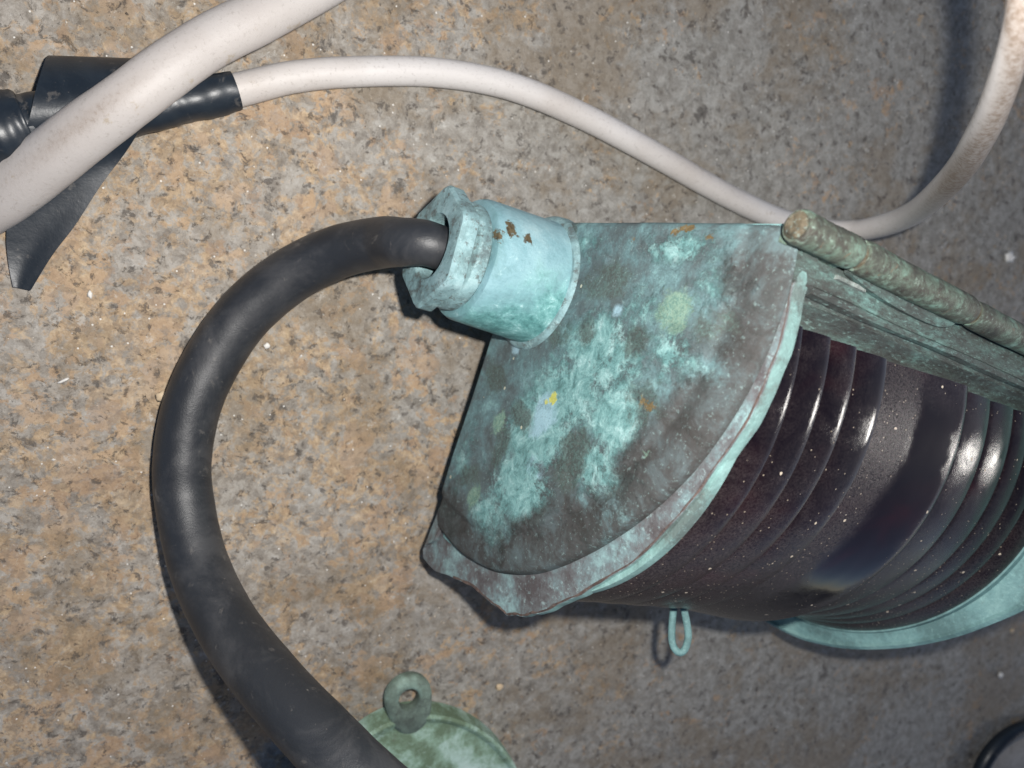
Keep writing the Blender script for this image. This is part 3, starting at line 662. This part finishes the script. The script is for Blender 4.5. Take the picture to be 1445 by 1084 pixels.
for lay in (0, 1):
    for i in range(nR):
        for j in range(nc+1):
            s = j/nc; p = Lp[i]*(1-s)+Rp[i]*s
            lift = .0004*math.sin(math.pi*s)*math.sin(i*.08)+.0001*math.sin(i*.15+j*.5)
            V.append(p+up*(lift-lay*.0004))
q_ = nR*(nc+1)
for i in range(nR-1):
    for j in range(nc):
        a = i*(nc+1)+j; F.append((a, a+1, a+nc+2, a+nc+1)); F.append((q_+a, q_+a+nc+1, q_+a+nc+2, q_+a+1))
for i in range(nR-1):
    for j in (0, nc):
        a = i*(nc+1)+j; F.append((a, a+nc+1, q_+a+nc+1, q_+a))
for j in range(nc):
    for i in (0, nR-1):
        a = i*(nc+1)+j; F.append((a, q_+a, q_+a+1, a+1))
child(mesh('tape_tail', V, F, TAPE, sharp=50))

# ------------------------------------------------------------------ green bracket plate at the bottom
br = bpy.data.objects.new('bronze_bracket', None); cB = on(600, 1146, 0); br.location = Vector(cB)
link(br, label='pale green bronze plate with a grey eye lug, cut by the bottom edge', cat='bracket')
bpy.context.view_layer.update()
def bchild(o): o.parent = br; o.matrix_parent_inverse = br.matrix_world.inverted(); return o
top = np.array([on(600+143*math.cos(a), 1146+143*math.sin(a), .0065) for a in np.linspace(0, 2*math.pi, 73)[:-1]])
cc = top.mean(0)
V = []; F = []; prof = [(0, .0028), (.5, .0026), (.8, .0018), (.88, .0012), (.92, .0014), (.95, .0026), (.975, .0028), (1., .0022), (1.005, -.002), (1.0, -.006)]
for f, h in prof[1:]:
    for p in top: V.append(cc+(p-cc)*f+np.array([0, 0, h]))
V.append(cc+np.array([0, 0, prof[0][1]])); k0 = len(V)-1; m_ = len(top)
for i in range(len(prof)-2):
    for j in range(m_): F.append((i*m_+j, i*m_+(j+1) % m_, (i+1)*m_+(j+1) % m_, (i+1)*m_+j))
for j in range(m_): F.append((k0, (j+1) % m_, j))
bchild(mesh('plate', V, F, BRK, sharp=40))
# eye lug
ce = on(577, 986, .0085); dL = on(600, 1146, .0085)-ce; aL = math.atan2(dL[1], dL[0]); V = []; F = []; seg = 40
pe = [(3.3, -2.5), (3.3, .2), (3.6, .8), (4.4, 1.1), (6.6, .9), (7.5, .2), (7.7, -1.2), (7.5, -2.8), (3.4, -2.8)]
for (r, h) in pe:
    for j in range(seg):
        a = 2*math.pi*j/seg; e_ = 1+(.6*max(0, math.cos(a-aL))**3 if r > 4 else 0); V.append(ce+np.array([r*e_*math.cos(a), r*e_*math.sin(a)*1.05, h])/1000)
m_ = len(pe)
for i in range(m_):
    for j in range(seg): k_ = (i+1) % m_; F.append((i*seg+j, i*seg+(j+1) % seg, k_*seg+(j+1) % seg, k_*seg+j))
bchild(mesh('eye_lug', V, F, BRKD, sharp=50))

# ------------------------------------------------------------------ round fitting in the bottom right corner
rf = bpy.data.objects.new('round_metal_fitting', None); cR = on(1478, 1122, 0); rf.location = Vector(cR)
link(rf, label='round grey metal fitting with a black rubber rim in the bottom right corner', cat='fitting')
bpy.context.view_layer.update()
def rchild(o): o.parent = rf; o.matrix_parent_inverse = rf.matrix_world.inverted(); return o
ring = np.array([on(1478+100*math.cos(a), 1122+100*math.sin(a), .004) for a in np.linspace(0, 2*math.pi, 65)[:-1]])
V, F = tube(ring, .0036, 20, .01, closed=True); rchild(mesh('rubber_rim', V, F, TAPE))
cc = ring.mean(0); V = []; F = []
for f, h in ((.95, -.003), (.86, -.0012), (.80, .0012), (.62, .002), (.3, .0022)):
    for p in ring: V.append(cc+(p-cc)*f+np.array([0, 0, h]))
m_ = 64
for i in range(4):
    for j in range(m_): F.append((i*m_+j, i*m_+(j+1) % m_, (i+1)*m_+(j+1) % m_, (i+1)*m_+j))
F.append(tuple(range(4*m_, 5*m_)))
rchild(mesh('metal_face', V, F, METAL, sharp=40))
